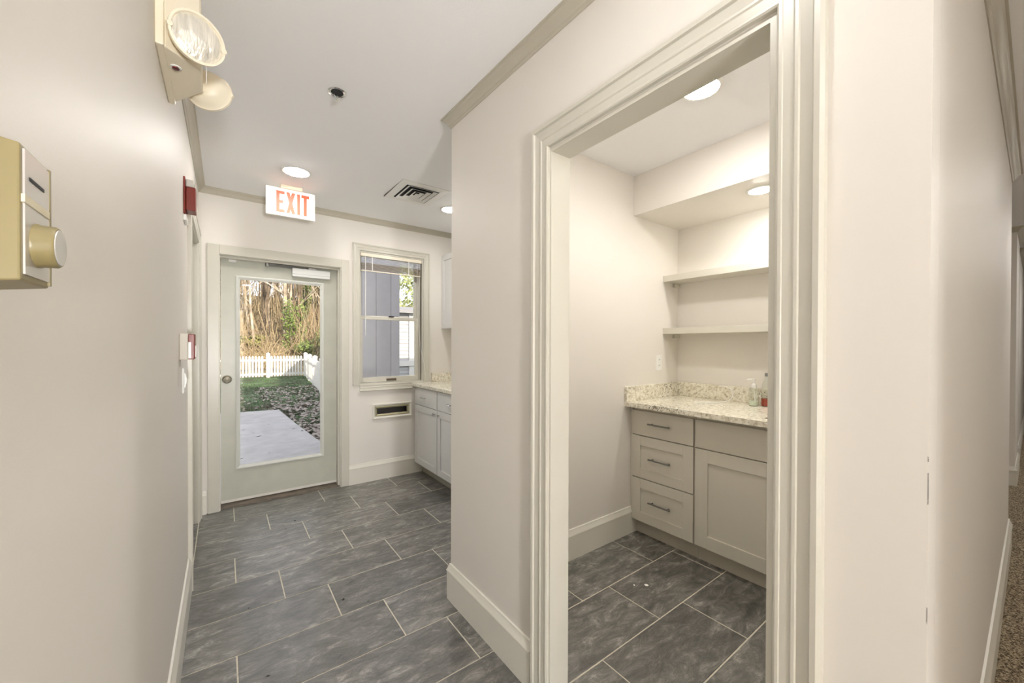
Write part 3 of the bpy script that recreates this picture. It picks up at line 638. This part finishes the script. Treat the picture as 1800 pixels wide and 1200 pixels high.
# fire strobe
fs = thing('fire_strobe', 'red fire alarm strobe above the left doorway casing', 'fire alarm', (XL, 2.5, 1.965))
MB().box(XL, XL+.008, 2.455, 2.575, 1.962, 2.143).build('back_plate', REDP, fs, bevel=.003)
MB().box(XL+.008, XL+.046, 2.472, 2.56, 1.985, 2.10).build('horn_housing', REDP, fs, bevel=.004)
MB().box(XL+.008, XL+.040, 2.478, 2.554, 2.101, 2.138).build('strobe_lens', mat('strobe_clear', (.62, .61, .56), .15), fs, bevel=.005)
MB().box(XL, XL+.012, 2.457, 2.573, 1.932, 1.960).build('label_plate', WPLAS, fs, bevel=.002)
# pull station
ps = thing('fire_pull_station', 'red fire pull station on a pale box on the left wall', 'fire alarm', (XL, 2.27, 1.262))
MB().box(XL, XL+.030, 2.222, 2.318, 1.262, 1.378)  .build('back_box', mat('box_beige', (.55, .52, .45), .45), ps, bevel=.003)
MB().box(XL+.030, XL+.052, 2.224, 2.316, 1.264, 1.376).build('red_cover', REDP, ps, bevel=.003)
MB().box(XL+.052, XL+.058, 2.240, 2.300, 1.272, 1.325).build('pull_handle', WPLAS, ps, bevel=.002)
MB().box(XL+.0302, XL+.040, 2.2225, 2.2238, 1.268, 1.340).build('white_marking', WPLAS, ps)
# switch
sw = thing('light_switch', 'white light switch plate below the fire pull station', 'light switch', (XL, 2.40, 1.16))
MB().box(XL, XL+.006, 2.365, 2.435, 1.102, 1.218).build('plate', WPLAS, sw, bevel=.002)
MB().prism([(.006, 1.125), (.010, 1.128), (.017, 1.163), (.010, 1.192), (.006, 1.195)], lambda u, v, t: (XL+u, t, v), 2.385, 2.415).build('rocker', WPLAS, sw, bevel=.001)

# debris on the floor
for p, s_, lb in (((1.831, 1.324), .008, 'tiny white paper scrap on the nook floor, left one'), ((1.884, 1.285), .014, 'larger white paper scrap on the nook floor, right one')):
    mb = MB(); n = 7; i0 = []
    for k in range(n):
        g = k*2*math.pi/n; r_ = s_*random.uniform(.6, 1.1); mb.v.append((p[0]+r_*math.cos(g), p[1]+r_*math.sin(g), .0004)); 
    mb.v.append((p[0], p[1], s_*.5)); mb.f = [(k, (k+1) % n, n) for k in range(n)]+[tuple(range(n))[::-1]]
    tag(mb.build('paper_scrap', WPLAS), lb, 'paper scrap', 'paper scraps in the nook')
LEAFD = mat('dark_debris', (.03, .025, .02), .8)
where = ('beside the door casing', 'nearest the glazed door', 'in the middle of the passage', 'beyond the middle of the passage', 'toward the partition wall', 'toward the left baseboard', 'in the nearest tile row')
for k, ((px, py), s_) in enumerate(zip(((.36, 3.22), (.43, 3.33), (.50, 2.15), (.62, 2.95), (.60, 2.06), (.10, 2.36), (.14, 1.83)), (.008, .010, .011, .006, .006, .006, .009))):
    mb = MB(); n = 6
    for q in range(n):
        g = q*2*math.pi/n; r_ = s_*random.uniform(.4, 1.1); mb.v.append((px+r_*math.cos(g), py+r_*math.sin(g), .0004))
    mb.v.append((px, py, s_*.45)); mb.f = [(q, (q+1) % n, n) for q in range(n)]+[tuple(range(n))[::-1]]
    tag(mb.build('leaf_crumb', LEAFD), 'dark leaf crumb on the tiles '+where[k], 'crumb', 'leaf crumbs on the tiles')

# ------------------------------------------------------------------ garden
GZ = -.15
def noise_mat(name, stops, scale, rough=.9, detail=6):
    M = mat(name, (.3, .3, .3), rough, spec=.2); N = M.node_tree.nodes; L = M.node_tree.links
    tc = N.new('ShaderNodeTexCoord'); n = N.new('ShaderNodeTexNoise'); n.inputs['Scale'].default_value = scale; n.inputs['Detail'].default_value = detail
    L.new(tc.outputs['Object'], n.inputs['Vector']); r = ramp(N, stops); L.new(n.outputs['Fac'], r.inputs[0]); L.new(r.outputs[0], N['Principled BSDF'].inputs['Base Color']); return M
TURF = noise_mat('turf', [(.35, (.07, .06, .045)), (.5, (.07, .11, .055)), (.65, (.13, .20, .10))], 1.6)
HILL = noise_mat('hill_brush', [(.3, (.09, .07, .035)), (.5, (.32, .26, .13)), (.7, (.50, .42, .22))], 2.2)
mb = MB(); nx, ny = 40, 30
for jy in range(ny+1):
    for jx in range(nx+1):
        x = -26+jx*1.4; y = YB+.15+jy*1.55
        z = GZ if y < 21.2 else GZ+ (y-21.2)*.42 - max(0, y-32)*.30
        if y > 6 and y < 21: z += .02*math.sin(x*1.3+y)
        mb.v.append((x, y, z))
for jy in range(ny):
    for jx in range(nx):
        a = jy*(nx+1)+jx; mb.f.append((a, a+1, a+nx+2, a+nx+1))
g = mb.build('lawn', TURF, smooth=True); g.data.materials.append(HILL)
for p in g.data.polygons:
    if p.center.y > 20.9: p.material_index = 1
tag(g, 'shaded garden lawn rising to a brushy bank', 'lawn', kind='structure')
def GH(x, y): return GZ if y < 21.2 else GZ+(y-21.2)*.42-max(0, y-32)*.30
# patio
pt = MB().prism([(-3.2, YB+.2), (1.02, YB+.2), (1.13, 6.2), (1.04, 7.8), (.96, 9.8), (-3.2, 10.3)], lambda u, v, t: (u, v, t), -.24, -.08)
struct('patio', pt, CONC, 'pale concrete patio slab outside the glazed door', 'patio')
# grass blades and leaf litter
gb = MB(); rnd = random.Random(3)
for _ in range(16000):
    y = 5.2+15.5*rnd.random()**1.1; x = rnd.uniform(-4, 5.5)
    if x < 1.2 and y < 10.3: continue
    if 1.2 < x < 2.2 and 5.4 < y < 6.4: continue
    h_ = rnd.uniform(.03, .075); a = rnd.uniform(0, 6.28); c_, s_ = math.cos(a)*.012, math.sin(a)*.012; lx, ly = rnd.uniform(-.03, .03), rnd.uniform(-.03, .03)
    i = len(gb.v); gb.v += [(x-c_, y-s_, GZ-.01), (x+c_, y+s_, GZ-.01), (x+lx, y+ly, GZ+h_)]; gb.f.append((i, i+1, i+2))
tag(gb.build('grass', mat('grass_blade', (.10, .17, .07), .7, spec=.2, noise=.3, nscale=3)), 'short patchy winter grass on the garden lawn', 'grass', kind='stuff')
lf = MB()
for _ in range(15000):
    y = 5.0+10.5*rnd.random()**1.3; x = rnd.uniform(.8, 6) if rnd.random() < .72 else rnd.uniform(-4, 3)
    if x < (1.12 if y < 7 else 1.06) and y < 10.2: continue
    if y > 11 and rnd.random() < .55: continue
    if 1.2 < x < 2.2 and 5.4 < y < 6.4: continue
    r_ = rnd.uniform(.03, .065); a = rnd.uniform(0, 6.28); t1, t2 = rnd.uniform(-.5, .5), rnd.uniform(-.5, .5); z = GZ+rnd.uniform(.015, .05)
    i = len(lf.v)
    for u, v in ((-1, 0), (0, -.6), (1, 0), (0, .6)):
        dx = (u*math.cos(a)-v*math.sin(a))*r_; dy = (u*math.sin(a)+v*math.cos(a))*r_; lf.v.append((x+dx, y+dy, z+dx*t1+dy*t2))
    lf.f.append((i, i+1, i+2, i+3))
tag(lf.build('fallen_leaves', mat('dry_leaf', (.34, .29, .26), .8, noise=.5, nscale=9)), 'dry brown leaf litter beside the patio', 'leaves', kind='stuff')
for k in range(9):
    x, y = rnd.uniform(.1, .95), rnd.uniform(5.8, 8.8); r_ = rnd.uniform(.02, .045)
    o = MB(); o.v = [(x-r_, y, -.079), (x, y-r_*.5, -.076), (x+r_, y, -.070), (x, y+r_*.5, -.077)]; o.f = [(0, 1, 2, 3)]
    tag(o.build('fallen_leaf', mat('dark_leaf', (.05, .04, .03), .8)), 'dark fallen leaf lying on the concrete patio', 'leaf', 'leaves on the patio')
# picket fence
def fence(name, A, B, h, post_at, label, step=.118, swoop=None):
    A, B = Vector(A), Vector(B); Ln = (B-A).length; t = (B-A)/Ln; nrm = Vector((t.y, -t.x, 0))
    root = thing(name, label, 'fence', A)
    def bx(s0, s1, d0, d1, z0, z1, nm, tip=0):
        mb = MB(); c = lambda s, d_: A+t*s+nrm*d_
        poly = [(s0, z0), (s1, z0), (s1, z1)]+([((s0+s1)/2, z1+tip)] if tip else [])+[(s0, z1)]
        mb.prism(poly, lambda u, v, q: (A.x+t.x*u+nrm.x*q, A.y+t.y*u+nrm.y*q, v), d0, d1)
        return mb.build(nm, WHITEW, root)
    bx(0, Ln, -.03, .0, GZ+.12, GZ+.20, 'rail'); bx(0, Ln, -.03, .0, GZ+h*.74, GZ+h*.74+.08, 'rail')
    for s_ in post_at:
        p = bx(s_-.075, s_+.075, -.10, .05, GZ-.1, GZ+h+.05, 'post')
        q = A+t*s_
        MB().lathe((q.x-nrm.x*.025, q.y-nrm.y*.025, GZ+h+.05), (0, 0, 1), [(.115, 0), (.115, .02), (.02, .07), (0, .072)], 4).build('post_cap', WHITEW, p)
    s_ = .06
    while s_ < Ln-.05:
        if all(abs(s_-q) > .12 for q in post_at): bx(s_-.038, s_+.038, 0, .02, GZ+.05, GZ+h-.07, 'picket', .05)
        s_ += step
    return root
fence('picket_fence', (-3.4, 20.5, 0), (3.15, 20.5, 0), 1.0, (.05, 2.5, 5.0, 6.5), 'sunlit white picket fence across the far end of the lawn')
fence('picket_fence', (3.05, 20.3, 0), (2.2, 11.0, 0), .98, (2.4, 4.9, 7.4, 9.3), 'white picket fence running down the right side of the lawn')
# shed with grooved siding outside the window
LAV = mat('lavender_grey_siding', (.74, .72, .735), .7, noise=.03, nscale=10)
sh = thing('shed', 'lavender grey board sided shed close outside the window', 'shed', (1.75, 6.5, GZ))
xe = [1.36, 1.545, 1.742, 1.955, 2.088]
for a, b in zip(xe, xe[1:]): MB().box(a+.004, b-.004, 5.60, 5.625, GZ-.05, 3.0).build('siding_board', LAV, sh)
MB().box(1.36, 2.088, 5.612, 6.15, GZ-.05, 3.0).build('core', LAV, sh)
MB().box(1.34, 2.15, 5.52, 6.2, 3.0, 3.12).build('roof', mat('shed_roof', (.2, .2, .21), .8), sh)
# white neighbour house beyond
HWS = mat('white_siding', (.52, .52, .53), .6); hs = thing('neighbour_house', 'white lap sided house far outside the window', 'house', (8, 16, GZ))
mb = MB(); z = GZ
while z < 2.5:
    for x0, x1 in ((5.10, 5.56),):
        mb.prism([(14.0, z), (13.97, z), (13.992, z+.14), (14.0, z+.14)], lambda u, v, t: (t, u, v), x0, x1)
    z += .14
o = mb.build('lap_siding', HWS, hs); o['kind'] = 'stuff'
mb = MB(); z = GZ
while z < 2.5:
    mb.prism([(14.45, z), (14.42, z), (14.442, z+.14), (14.45, z+.14)], lambda u, v, t: (t, u, v), 5.75, 9.5); z += .14
o = mb.build('lap_siding', HWS, hs); o['kind'] = 'stuff'
MB().box(5.56, 5.75, 13.93, 14.45, GZ, 2.5).build('corner_post', WHITEW, hs)
MB().box(5.10, 5.75, 14.0, 19, GZ, 2.5).box(5.75, 9.5, 14.45, 19, GZ, 2.5).build('wall', HWS, hs)
MB().prism([(13.7, 2.5), (19.3, 2.5), (19.3, 2.75), (16.5, 3.0), (13.7, 2.6)], lambda u, v, t: (t, u, v), 5.0, 9.8).build('roof', mat('house_roof', (.32, .32, .33), .8), hs)
MB().box(5.10, 5.9, 13.9, 13.97, .55, .75).build('porch_rail', WHITEW, hs)

# woods
BARK = noise_mat('bark', [(.3, (.2, .16, .12)), (.5, (.46, .39, .30)), (.7, (.74, .66, .54))], 2.2)
BARK2 = noise_mat('bark_dark', [(.3, (.07, .055, .04)), (.6, (.22, .17, .12)), (.75, (.4, .33, .25))], 3)
IVY = mat('ivy_leaf', (.19, .25, .07), .5, noise=.45, nscale=4)
TWIG = mat('brush_twig', (.36, .28, .17), .8, noise=.4, nscale=2)
def leaves(mb, c, r, n, s0, s1, rn, flat=1.0):
    for _ in range(n):
        while True:
            p = Vector((rn.uniform(-1, 1), rn.uniform(-1, 1), rn.uniform(-1, 1)))
            if p.length < 1: break
        p = Vector((c[0]+p.x*r[0], c[1]+p.y*r[1], c[2]+p.z*r[2])); s_ = rn.uniform(s0, s1)
        a = Vector((rn.uniform(-1, 1), rn.uniform(-1, 1), rn.uniform(-1, 1))).normalized()*s_; b = a.orthogonal().normalized()*s_*.7
        i = len(mb.v); mb.v += [tuple(p-a), tuple(p-b), tuple(p+a), tuple(p+b)]; mb.f.append((i, i+1, i+2, i+3))
def tree(x, y, h, r0, rn, bark, label, ivy=0):
    z0 = GH(x, y)-.2; t = thing('bare_tree', label, 'tree', (x, y, z0), 'trees beyond the fence'); mb = MB()
    def branch(p, d, ln, r, lev):
        pts = [p]; rad = [r]; q = p
        n = 5 if lev == 0 else 3
        for k in range(n):
            d = (d+Vector((rn.uniform(-1, 1), rn.uniform(-1, 1), rn.uniform(-.3, .6)))*(.09 if lev == 0 else .22)).normalized()
            q = q+d*(ln/n); pts.append(q); rad.append(r*(1-.75*(k+1)/n))
        mb.tube(pts, rad, 6 if lev == 0 else 4)
        if lev < 2:
            for _ in range((13, 6)[lev]):
                f = rn.uniform(.22, .97) if lev == 0 else rn.uniform(.3, 1); k = min(int(f*n), n-1); pp = pts[k].lerp(pts[k+1], f*n-k)
                dd = (d*.5+Vector((rn.uniform(-1, 1), rn.uniform(-1, 1), rn.uniform(.0, .8)))).normalized()
                branch(pp, dd, ln*rn.uniform(.2, .42), r*(1-.7*f)*.45, lev+1)
    branch(Vector((x, y, z0)), Vector((rn.uniform(-.12, .12), rn.uniform(-.1, .1), 1)), h, r0, 0)
    mb.build('trunk', bark, t)
    if ivy:
        iv = MB()
        for k in range(8): leaves(iv, (x+rn.uniform(-.2, .2), y-.1, z0+.5+k*h*.075), (r0*2.2+.35*rn.random(), r0*2+.2, h*.06), int(ivy), .05, .11, rn)
        o = iv.build('ivy', IVY, t); o['kind'] = 'stuff'
rn = random.Random(11)
spots = []
for k in range(70):
    y = rn.uniform(24, 40); az = rn.uniform(-.01, .21) if k < 54 else rn.uniform(-.3, .45)
    spots.append((y*math.tan(az), y, rn.uniform(7, 12), rn.uniform(.05, .13)))
spots.sort(key=lambda s: s[0])
for k, (x, y, h_, r_) in enumerate(spots):
    iv = 170 if (.14 < x/y < .20 and k % 2 == 0) else 0
    bk = rn.random() < .7
    tree(x, y, h_, r_, rn, BARK if bk else BARK2, 'ivy clad tree in the woods beyond the fence' if iv else ('pale barked bare tree in the woods beyond the fence' if bk else 'dark barked bare tree in the woods beyond the fence'), iv)
# undergrowth
ub = MB()
for _ in range(5200):
    y = rn.uniform(21.6, 31); x = y*math.tan(rn.uniform(-.25, .40)); z = GH(x, y); ln = rn.uniform(.4, 1.5)
    d = Vector((rn.uniform(-1, 1), rn.uniform(-.6, .6), rn.uniform(.2, 1.2))).normalized()*ln; s_ = Vector((d.z, 0, -d.x)).normalized()*rn.uniform(.006, .018)
    i = len(ub.v); p = Vector((x, y, z-.05)); mid = p+d*.55+Vector((0, 0, .08)); ub.v += [tuple(p-s_), tuple(p+s_), tuple(mid+s_), tuple(mid-s_), tuple(p+d)]; ub.f += [(i, i+1, i+2, i+3), (i+3, i+2, i+4)]
for _ in range(900):
    y = rn.uniform(23, 33); x = y*math.tan(rn.uniform(-.12, .30)); z = GH(x, y); ln = rn.uniform(1.6, 4.5)
    d = Vector((rn.uniform(-.35, .35), rn.uniform(-.2, .2), 1)).normalized()*ln; s_ = Vector((1, 0, 0))*rn.uniform(.006, .02)
    bend = Vector((rn.uniform(-.3, .3), 0, 0)); i = len(ub.v); p = Vector((x, y, z-.05)); mid = p+d*.55+bend
    ub.v += [tuple(p-s_), tuple(p+s_), tuple(mid+s_*.7), tuple(mid-s_*.7), tuple(p+d)]; ub.f += [(i, i+1, i+2, i+3), (i+3, i+2, i+4)]
tag(ub.build('undergrowth', TWIG), 'tangled tan brush on the bank behind the fence', 'brush', kind='stuff')
for k, (x, y, r_, n, lb) in enumerate(((3.35, 22.6, .55, 420, 'green leafy shrub just behind the fence corner'), (3.05, 23.6, .6, 420, 'tall yellow green ivy mound behind the fence'), (4.5, 23.0, .9, 800, 'dense green shrub at the right end of the fence'), (1.0, 24.5, .8, 500, 'olive bramble mound behind the fence middle'), (.1, 24.2, .8, 350, 'olive bramble mound behind the fence left end'))):
    s_ = thing('shrub', lb, 'shrub', (x, y, GH(x, y)), 'shrubs behind the fence'); mb = MB()
    hz = (1.0, 2.4, 1.8, .5, .45)[k]
    for q in range(9):
        fz = rn.random(); leaves(mb, (x+rn.uniform(-.6, .6)*r_, y+rn.uniform(-.4, .4)*r_, GH(x, y)+fz*hz), (r_*.55, r_*.5, hz*.28), n//6, .04, .10, rn)
    o = mb.build('foliage', IVY if k < 3 else mat('bramble_leaf', (.30, .29, .10), .6, noise=.4, nscale=4), s_); o['kind'] = 'stuff'
    st = MB()
    for q in range(6): st.tube([(x+rn.uniform(-.1, .1), y, GH(x, y)-.1), (x+rn.uniform(-.5, .5)*r_, y, GH(x, y)+hz*.8)], [.02, .006], 5)
    st.build('stems', BARK2, s_)
# evergreen screen beyond the neighbour house (seen through the window)
for k, (x, y, h_) in enumerate(((8.2, 23, 9), (10.0, 24, 10), (11.8, 23.5, 9))):
    t = thing('leafy_tree', ('leftmost', 'middle', 'rightmost')[k]+' leafy green tree behind the white house', 'tree', (x, y, GH(x, y)), 'leafy trees behind the house'); mb = MB()
    MB().tube([(x, y, GH(x, y)-.2), (x, y, GH(x, y)+h_)], [.2, .04], 7).build('trunk', BARK2, t)
    for q in range(14): leaves(mb, (x+rn.uniform(-1.2, 1.2), y+rn.uniform(-1, 1), GH(x, y)+1+q*h_/14), (1.2, 1.1, .8), 150, .07, .16, rn)
    o = mb.build('foliage', mat('leaf_light', (.40, .45, .20), .5, noise=.4, nscale=3), t); o['kind'] = 'stuff'
